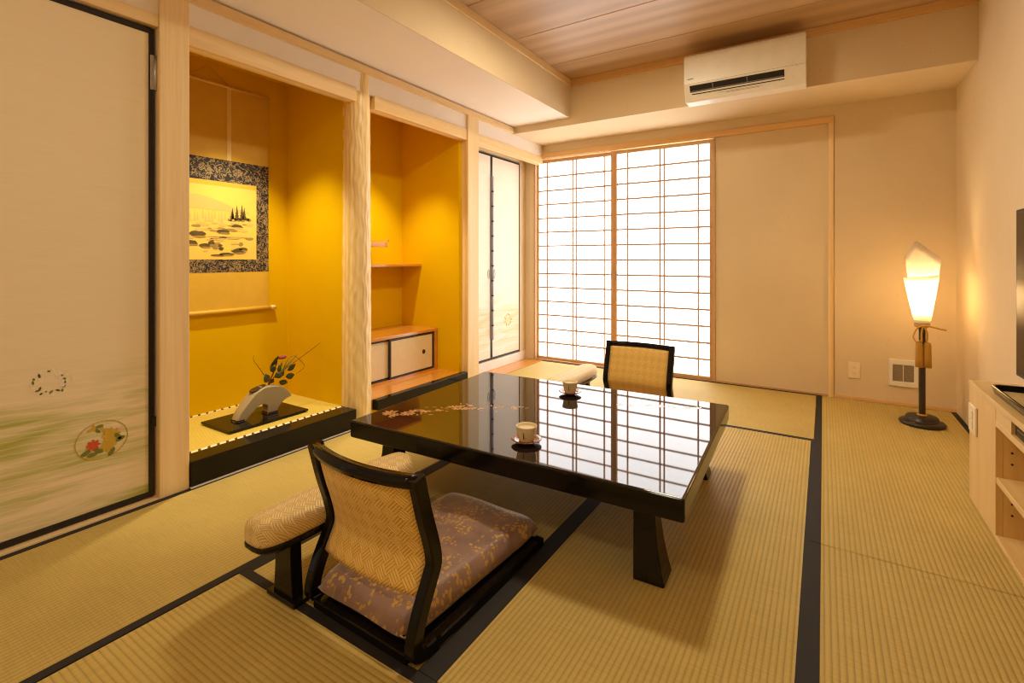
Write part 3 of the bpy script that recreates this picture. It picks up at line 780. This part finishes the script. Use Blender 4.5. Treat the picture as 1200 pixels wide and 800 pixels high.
for x, z, rx, rz in ((.10, .337, .05, .010), (.05, .330, .045, .006), (.17, .355, .04, .017), (-.02, .385, .035, .014), (.015, .40, .022, .017), (-.10, .40, .05, .016), (-.06, .45, .05, .02), (.08, .47, .045, .014), (.2, .368, .03, .012)):
    blob((x, z), rx, rz, 0, 14, o_ + .0012); blob((x + rx * .2, z - rz * .7), rx * .8, rz * .35, 1, 12, o_ + .0014)
for k in range(9): blob((rnd.uniform(-.2, .25), .43 + rnd.uniform(-.012, .012)), .05, .0028, 2, off=o_ + .0016)
g.done('ink_landscape', ['ink', 'ink_mid', 'ink_pale'], pic)

# ================================================================== IKEBANA
tray = thing('display_board', 'flat black lacquered board under the arched vase', 'board', (-2.668, 1.553, TZ + .0004))
box('board', 'lacquer_soft', -.142, .142, -.225, .225, .006, .016, tray, .002)
box('board_foot', 'lacquer_soft', -.13, .13, -.205, -.19, 0, .006, tray); box('board_foot', 'lacquer_soft', -.13, .13, .19, .205, 0, .006, tray)
VB = TZ + .0164
va = thing('arched_vase', 'grey glazed arch shaped vase with one flaring side', 'vase', (-2.66, 1.553, VB))
def smooth_out(p, n=5): return catmull(p + [p[0]], n)[:-1]
out_top = catmull([(-.135, 0), (-.112, .045), (-.062, .105), (-.024, .139), (.018, .157), (.062, .156), (.117, .143), (.163, .112), (.190, .072)], 4)
out_bot = catmull([(.190, .072), (.150, .060), (.119, .036), (.103, .012), (.104, 0)], 4)
inner = catmull([(.040, 0), (.052, .020), (.043, .048), (.014, .064), (-.024, .055), (-.066, .018), (-.086, 0)], 4)
g = G()
def band(P, Q, hw0, hw1):
    pass
full = out_top + out_bot[1:] + inner
rings = []
for sx, sh in ((-1, .94), (-.82, .985), (-.4, 1.0), (.4, 1.0), (.82, .985), (1, .94)):
    rings.append([(sx * (.030 + .012 * max(0, min(1, (p[1]) / .15))), .02 + (p[0] - .02) * sh, max(0, .07 + (p[1] - .07) * (sh if p[1] > .001 else 1)) if p[1] > .001 else 0) for p in full])
R = [[g.bm.verts.new(p) for p in r] for r in rings]; m = len(full)
for a, b in zip(R, R[1:]):
    for k in range(m):
        j = (k + 1) % m; g.bm.faces.new((a[k], a[j], b[j], b[k])).smooth = True
for r in (R[0], R[-1]):
    f = g.bm.faces.new(r); 
bmesh.ops.triangulate(g.bm, faces=[f for f in g.bm.faces if len(f.verts) > 4])
g.done('vase_body', 'ceramic', va)
G().loft([[(.030 * math.cos(t), .0 + .045 * math.sin(t), .1465 + .0135 * 0 + .02 * math.sin(t) * .55 + dz) for t in [2 * PI * k / 20 for k in range(20)]] for dz in (0, .006)]).done('vase_mouth', 'ceramic_dark', va)
for yy, w in ((-.110, .023), (.072, .031)): G().box(-.031, .031, yy - w, yy + w, .0, .011, .003).done('glazed_foot', 'ceramic_dark', va)
ik = thing('flower_arrangement', 'dark leaved branch with pink flower, grass and bare twigs in the vase', 'flowers', (-2.66, 1.62, .275))
def L(p): return (p[0] - 1.62, p[1] - .275)
def leafmesh(c, ang, L_, w, tilt, mat_, xo=0.0):
    g = G(); n = 7; left = []; mid = []; right = []
    for k in range(n + 1):
        t = k / n; ww = w * .5 * math.sin(PI * t ** .8) if 0 < k < n else 0.0005
        cx = (t - .5) * L_; dz = .012 * math.sin(PI * t)
        for lst, s in ((left, -1), (mid, 0), (right, 1)):
            u = cx; v = s * ww
            yy = c[0] + u * math.cos(ang) - v * math.sin(ang) * math.cos(tilt); zz = c[1] + u * math.sin(ang) + v * math.cos(ang) * math.cos(tilt)
            xx = xo + v * math.sin(tilt) + (dz if s == 0 else dz * .6)
            lst.append(g.bm.verts.new((xx, yy, zz)))
    for a, b in ((left, mid), (mid, right)):
        for k in range(n): g.bm.faces.new((a[k], a[k + 1], b[k + 1], b[k])).smooth = True
    return g.done('leaf', mat_, ik)
for (p, ang, l_, w, ti, xo) in (((1.595, .329), 2.0, .055, .050, .3, .01), ((1.653, .413), .85, .075, .036, .4, .0), ((1.626, .377), 2.1, .05, .034, -.3, .02),
        ((1.753, .361), .5, .062, .036, .2, .01), ((1.737, .315), .05, .058, .036, -.2, .02), ((1.688, .288), -.35, .058, .036, .4, .03), ((1.657, .338), .5, .05, .038, -.4, .03),
        ((1.70, .372), 1.2, .05, .03, .5, -.02), ((1.64, .300), 2.6, .05, .03, -.5, -.02), ((1.705, .33), .9, .045, .03, .3, -.01), ((1.665, .37), 1.6, .05, .03, .2, .02)):
    leafmesh(L(p), ang, l_, w, ti, 'leaf', xo)
for a, b, w in (((1.65, .315), (1.803, .447), .014), ((1.66, .33), (1.745, .405), .016), ((1.66, .345), (1.70, .41), .014)):
    a, b = L(a), L(b); leafmesh(((a[0] + b[0]) / 2, (a[1] + b[1]) / 2), math.atan2(b[1] - a[1], b[0] - a[0]), math.dist(a, b), w, .3, 'blade', .012)
def stem(pts, r0, r1, name='twig', xo=0.0):
    q = catmull([(xo + (p[2] if len(p) > 2 else 0), *L(p[:2])) for p in pts], 4); n = len(q)
    G().tube(q, [r0 + (r1 - r0) * k / (n - 1) for k in range(n)], 6).done(name, 'twig', ik)
stem([(1.612, .262), (1.620, .30), (1.640, .335), (1.655, .37), (1.668, .41)], .005, .003, 'branch')
stem([(1.62, .285), (1.66, .33), (1.696, .345), (1.78, .385), (1.86, .425), (1.92, .455), (1.954, .475)], .003, .0012)
stem([(1.70, .35), (1.74, .41), (1.778, .421), (1.82, .385), (1.846, .345), (1.80, .318), (1.765, .30)], .0016, .0010)
stem([(1.61, .30), (1.58, .361), (1.545, .415), (1.529, .441), (1.531, .465)], .0022, .0009)
g = G()
for k in range(7):
    a = 2 * PI * k / 7
    g.loft([[(.02 + .012 * math.cos(a) + .006 * math.cos(t), L((1.688, .429))[0] + .014 * math.sin(a) + .009 * math.sin(t), L((1.688, .429))[1] + dz) for t in [2 * PI * q / 8 for q in range(8)]] for dz in (-.006, .004, .010)])
g.done('blossom', 'petal', ik)

# ================================================================== SHELF ALCOVE FITTINGS
sh = thing('alcove_shelf', 'long orange wooden shelf fixed at half height in the shelf alcove', 'shelf', (-2.888, 2.75, .938), group=None)
box('shelf_board', 'keyaki_y', -.112, .112, -.40, .25, 0, .020, sh, .002)
us = thing('alcove_shelf', 'short upper shelf with curled end stop in the shelf alcove', 'shelf', (-2.89, 2.39, 1.098))
box('shelf_board', 'keyaki_y', -.11, .11, -.29, .24, -.010, .020, us, .002)
g = G(); g.prism([(-.11, .225, .02), (-.11, .255, .030), (-.11, .262, .045), (-.11, .253, .047), (-.11, .242, .034), (-.11, .215, .02)], (.22, 0, 0)); g.done('end_stop', 'keyaki_y', us)
cb = thing('alcove_cupboard', 'low orange wooden cupboard with cream sliding doors in the shelf alcove', 'cupboard', (-2.80, 2.55, .1225))
box('cupboard_top', 'keyaki_y', -.20, .20, -.447, .447, .305, .328, cb, .002)
box('cupboard_side', 'keyaki_y', -.20, .197, .415, .447, .0, .305, cb, .002)
box('cupboard_side', 'keyaki_y', -.20, .197, -.447, -.415, .0, .305, cb, .002)
box('cupboard_base', 'keyaki_y', -.20, .194, -.415, .415, .0, .014, cb)
box('cupboard_back', 'keyaki_y', -.20, -.19, -.415, .415, .014, .305, cb)
for (a, b, xo) in ((-.41, .0, .168), (-.06, .405, .186)):
    d = box('sliding_door', 'jib_paper', xo - .006, xo + .003, a + .012, b - .012, .03, .287, cb)
    box('door_rail', 'black_wood', xo - .008, xo + .006, a, b, .016, .03, d); box('door_rail', 'black_wood', xo - .008, xo + .006, a, b, .287, .302, d)
    box('door_stile', 'black_wood', xo - .008, xo + .006, a, a + .014, .03, .287, d); box('door_stile', 'black_wood', xo - .008, xo + .006, b - .014, b, .03, .287, d)
    if xo > .18:
        g = G().lathe([(.017, 0), (.017, .002), (.013, .003), (.011, .0005), (0, .0005)], 24, cap=False); g.bm.transform(Matrix.Translation((xo + .003, .295, .160)) @ Matrix.Rotation(PI / 2, 4, 'Y')); g.done('round_pull', 'lamp_iron', d)

# ================================================================== AIR CONDITIONER
ac = thing('air_conditioner', 'white wall air conditioner mounted on the beam', 'air conditioner', (-.452, BF, 2.086))
hw = .362
prof = [(0, .02), (0, .318), (-.150, .318), (-.185, .314), (-.204, .300), (-.210, .28), (-.210, .108), (-.1615, .0075), (-.152, .0), (-.05, .0)]
g = G(); P = [(-hw, p[0], p[1]) for p in prof]; g.prism(P, (2 * hw, 0, 0)); body = g.done('casing', 'white_plastic', ac, bevel=.004)
def acp(t, dn=0.0):   # point on the sloping lower front
    a, b = Vector((-.210, .108)), Vector((-.1615, .0075)); p = a + (b - a) * t; nrm = Vector((-(b - a).y * -1, (b - a).x * -1)).normalized()
    nrm = Vector((-.9006, -.4346)); return (p.x + nrm.x * dn, p.y + nrm.y * dn)
def acstrip(name, m, t0, t1, x0, x1, d0, d1):
    a0, b0, a1, b1 = acp(t0, d0), acp(t1, d0), acp(t0, d1), acp(t1, d1)
    G().prism([(x0, *a0), (x0, *b0), (x0, *b1), (x0, *a1)], (x1 - x0, 0, 0)).done(name, m, ac)
acstrip('air_outlet', 'dark_plastic', .10, .50, -.325, .245, -.01, .0012)
acstrip('louvre', 'grey_plastic', .42, .47, -.32, .24, .0, .004)
acstrip('flap_gap', 'dark_plastic', .60, .65, -.315, .245, -.004, .0010)
acstrip('flap', 'white_plastic', .52, .59, -.325, .248, .0, .003)
for x in (-.18, .03): acstrip('outlet_fin', 'grey_plastic', .12, .48, x, x + .006, .0, .003)
acstrip('printed_label', 'grey_plastic', .80, .815, -.10, .10, .0, .0012)
acstrip('printed_label', 'grey_plastic', .75, .76, -.15, .12, .0, .0012)
box('brand_mark', 'grey_plastic', -.338, -.300, -.2108, -.209, .140, .146, ac)
G().lathe([(.006, 0), (.005, .003)], 16, (0, 0, 0)).done('indicator_lamp', 'cream_plastic', ac, loc=(.315, -.2085, .104)).rotation_euler = (PI / 2, 0, 0)
box('seam', 'grey_plastic', -hw + .004, hw - .004, -.2103, -.2095, .1105, .1118, ac)

# ================================================================== FLOOR LAMP
lp = thing('floor_lamp', 'floor lamp with folded white paper shade and gold tassel', 'lamp', (.503, 3.83, .0015))
G().lathe([(.0, 0), (.108, 0), (.113, .008), (.112, .016), (.102, .024), (.086, .027), (.080, .028), (.079, .046), (.072, .052), (.050, .054), (.040, .0545), (.028, .055), (0, .055)], 48, cap=False).done('base', 'lamp_iron', lp)
G().lathe([(.024, .054), (.026, .058), (.021, .064), (.018, .064)], 24, cap=False).done('base_collar', 'cord', lp)
G().lathe([(.0165, .055), (.0165, .56), (.018, .575), (.030, .590), (.036, .605), (.036, .615), (.0, .615)], 24, cap=False).done('pole', 'lamp_iron', lp)
G().lathe([(.038, .612), (.040, .616), (.040, .630), (.036, .632)], 28, cap=False).done('shade_collar', 'white_plastic', lp)
# folded paper: back sheet rises to a point, front sheet wraps lower
def sheet(fn, a0, a1, nseg, name, off):
    g = G(); lo = []; hi = []; rows = 8
    grid = []
    for k in range(nseg + 1):
        a = a0 + (a1 - a0) * k / nseg; zt = fn(a); colv = []
        for r in range(rows + 1):
            z = .628 + (zt - .628) * r / rows
            q = (z - .628) / .38
            rx = .038 + .056 * q + off; ry = .038 + .042 * q + off
            if math.cos(a) < 0: rx += (.014 if off else -.014) * q
            cx = -.002 * q
            colv.append(g.bm.verts.new((cx + rx * math.cos(a), ry * math.sin(a), z)))
        grid.append(colv)
    for a, b in zip(grid, grid[1:]):
        for r in range(rows): g.bm.faces.new((a[r], b[r], b[r + 1], a[r + 1])).smooth = True
    o = g.done(name, 'lamp_paper', lp)
    s = o.modifiers.new('thick', 'SOLIDIFY'); s.thickness = .0012
def back_top(a):
    xx = math.cos(a); d = xx + .15
    return 1.112 - (.112 * d / 1.15 if d > 0 else .108 * -d / .85)
def front_top(a):
    t = (a - PI * 1.0) / PI
    return .882 + .022 * t
sheet(back_top, 0.0, PI * 1.04, 24, 'paper_back', .0)
sheet(front_top, PI * .96, PI * 2.02, 24, 'paper_front', .003)
g = G()
for k in range(3): g.tube([(.034 * math.cos(t), .034 * math.sin(t), .592 + .006 * k) for t in [2 * PI * q / 24 for q in range(25)]], .0048, 6)
g.tube(catmull([(.0, -.036, .60), (.04, -.045, .594), (.08, -.042, .584), (.105, -.04, .580)], 4), .0055, 6)
g.tube(catmull([(.0, -.036, .60), (-.03, -.05, .58), (-.048, -.05, .53), (-.03, -.045, .50), (-.005, -.035, .515)], 5), .0042, 6)
g.tube(catmull([(.0, -.038, .60), (-.008, -.042, .55), (-.006, -.034, .50)], 4), .0055, 6)
g.tube(catmull([(.004, -.038, .60), (.018, -.042, .55), (.016, -.034, .50)], 4), .0055, 6)
g.done('tied_cord', 'cord', lp)
for xo in (-.018, .020):
    g = G(); g.lathe([(.0, .500), (.014, .498), (.018, .485), (.0195, .40), (.021, .350), (.0, .350)], 16, (xo, -.034, 0), cap=False); g.done('tassel', 'tassel', lp)
lb = light('floor_lamp_bulb', 'POINT', (.500, 3.83, .78), 5.4, (1.0, 0.73, 0.40), .034)

# ================================================================== WALL FITTINGS
vn = thing('wall_vent', 'square white vent with grey grille low on the wall behind the lamp', 'vent', (.4575, BY, .222))
g = G(); a, b = .078, .057
g.box(-a, a, -.014, 0, b, .090, .002).box(-a, a, -.014, 0, -.090, -b, .002).box(-a, -b + .0, -.014, 0, -b, b, .002).box(b, a, -.014, 0, -b, b, .002); g.done('vent_frame', 'white_plastic', vn)
box('grille_back', 'dark_plastic', -b, b, -.004, 0, -b, b, vn)
for k in range(11): box('grille_slat', 'mesh_grey', -b, b, -.010, -.005, -b + .0015 + k * .0104, -b + .0098 + k * .0104, vn)
box('grille_bar', 'white_plastic', -.002, .002, -.012, -.004, -b, b, vn)
ot = thing('wall_outlet', 'cream double socket low on the back wall', 'socket', (.184, BY, .21))
box('cover_plate', 'cream_plastic', -.035, .035, -.008, 0, -.058, .058, ot, .003)
box('socket_insert', 'cream_plastic', -.014, .014, -.011, -.008, -.034, .034, ot, .001)
for zz in (-.018, .018):
    for xx in (-.005, .005): box('socket_slot', 'dark_plastic', xx - .001, xx + .001, -.0115, -.0105, zz - .004, zz + .004, ot)

# ================================================================== TELEVISION CABINET
KX = .515
tv = thing('tv_cabinet', 'low pale wooden wall cabinet with open shelves', 'cabinet', (KX, 1.6, .0015)); CYO = 1.6
y_end, y_near = 2.770 - CYO, .35 - CYO; dp = RX - KX - .002
box('top_board', 'cabinet_y', 0, dp, y_near, y_end, .470, .4905, tv, .002)
box('front_panel', 'cabinet_z', .002, .022, 2.400 - CYO, y_end - .0, 0, .470, tv, .002)
box('end_panel', 'cabinet_z', .022, dp, y_end - .02, y_end, 0, .470, tv, .001)
box('divider', 'cabinet_z', .022, dp, 2.400 - CYO, 2.418 - CYO, 0, .470, tv)
box('slot_panel', 'cabinet_z', .004, .022, 2.232 - CYO, 2.400 - CYO, .424, .470, tv)
box('shelf', 'cabinet_y', .002, dp, y_near, 2.400 - CYO, .402, .424, tv, .002)
box('shelf', 'cabinet_y', .004, dp, y_near, 2.400 - CYO, .200, .222, tv, .002)
box('base_board', 'cabinet_y', .002, dp, y_near, 2.400 - CYO, 0, .016, tv, .002)
box('back_board', 'cabinet_z', dp - .012, dp, y_near, 2.40 - CYO, .016, .402, tv)
box('near_panel', 'cabinet_z', .002, dp, y_near - .02, y_near, 0, .47, tv)
for zz in (.275, .315, .095, .135):
    for xx in (.045, .15):
        g = G().lathe([(.0035, 0), (.0035, .002)], 12); g.bm.transform(Matrix.Translation((xx, 2.3995 - CYO, zz)) @ Matrix.Rotation(PI / 2, 4, 'X')); g.done('pin_hole', 'dark_plastic', tv)
dk = thing('media_player', 'black slim player in the slot under the cabinet top', 'player', (KX + .1, 2.00, .4262))
box('case', 'dark_plastic', -.088, .09, -.20, .222, .0, .042, dk, .002); box('front_strip', 'screen', -.0895, -.088, -.20, .220, .004, .038, dk); box('disc_line', 'grey_plastic', -.0902, -.0895, -.19, .20, .024, .026, dk)
sp = thing('wall_outlet', 'cream switch plate on the front of the television cabinet', 'socket', (KX + .002, 2.69, .349))
box('cover_plate', 'cream_plastic', -.008, 0, -.052, .052, -.056, .056, sp, .003); box('switch_key', 'cream_plastic', -.011, -.008, -.018, .018, -.036, -.002, sp, .001); box('switch_key', 'cream_plastic', -.011, -.008, -.018, .018, .002, .036, sp, .001)
ty = thing('serving_tray', 'black rimmed wooden tray on top of the cabinet', 'tray', (KX + .112, 2.30, .4922))
def rr_(w, l, r, n=6):
    pts = []
    for cx, cy, a0 in ((w - r, l - r, 0), (-w + r, l - r, PI / 2), (-w + r, -l + r, PI), (w - r, -l + r, 3 * PI / 2)):
        for k in range(n + 1): a = a0 + PI / 2 * k / n; pts.append((cx + r * math.cos(a), cy + r * math.sin(a)))
    return pts
o1, o2, o3 = rr_(.082, .27, .03), rr_(.090, .278, .034), rr_(.078, .266, .028)
g = G(); R = [[g.bm.verts.new((p[0], p[1], z)) for p in o] for o, z in ((o1, .0), (o2, .026), (o2, .029), (o3, .027), (o3, .006))]; m = len(o1)
for a, b in zip(R, R[1:]):
    for k in range(m): g.bm.faces.new((a[k], a[(k + 1) % m], b[(k + 1) % m], b[k])).smooth = True
g.bm.faces.new(R[0]); g.done('tray_rim', 'lacquer_soft', ty)
g = G(); g.poly([(p[0], p[1], .0065) for p in o3]); g.done('tray_bottom', 'cabinet_y', ty)
te = thing('television', 'thin black flat television on the wall above the cabinet', 'television', (.665, 2.28, .86), 0)
box('casing', 'dark_plastic', -.004, .030, -.505, .505, -.333, .338, te, .004); box('screen', 'screen', -.0055, -.004, -.490, .490, -.315, .325, te)
box('wall_bracket', 'dark_plastic', .030, .058, -.15, .15, -.12, .12, te)
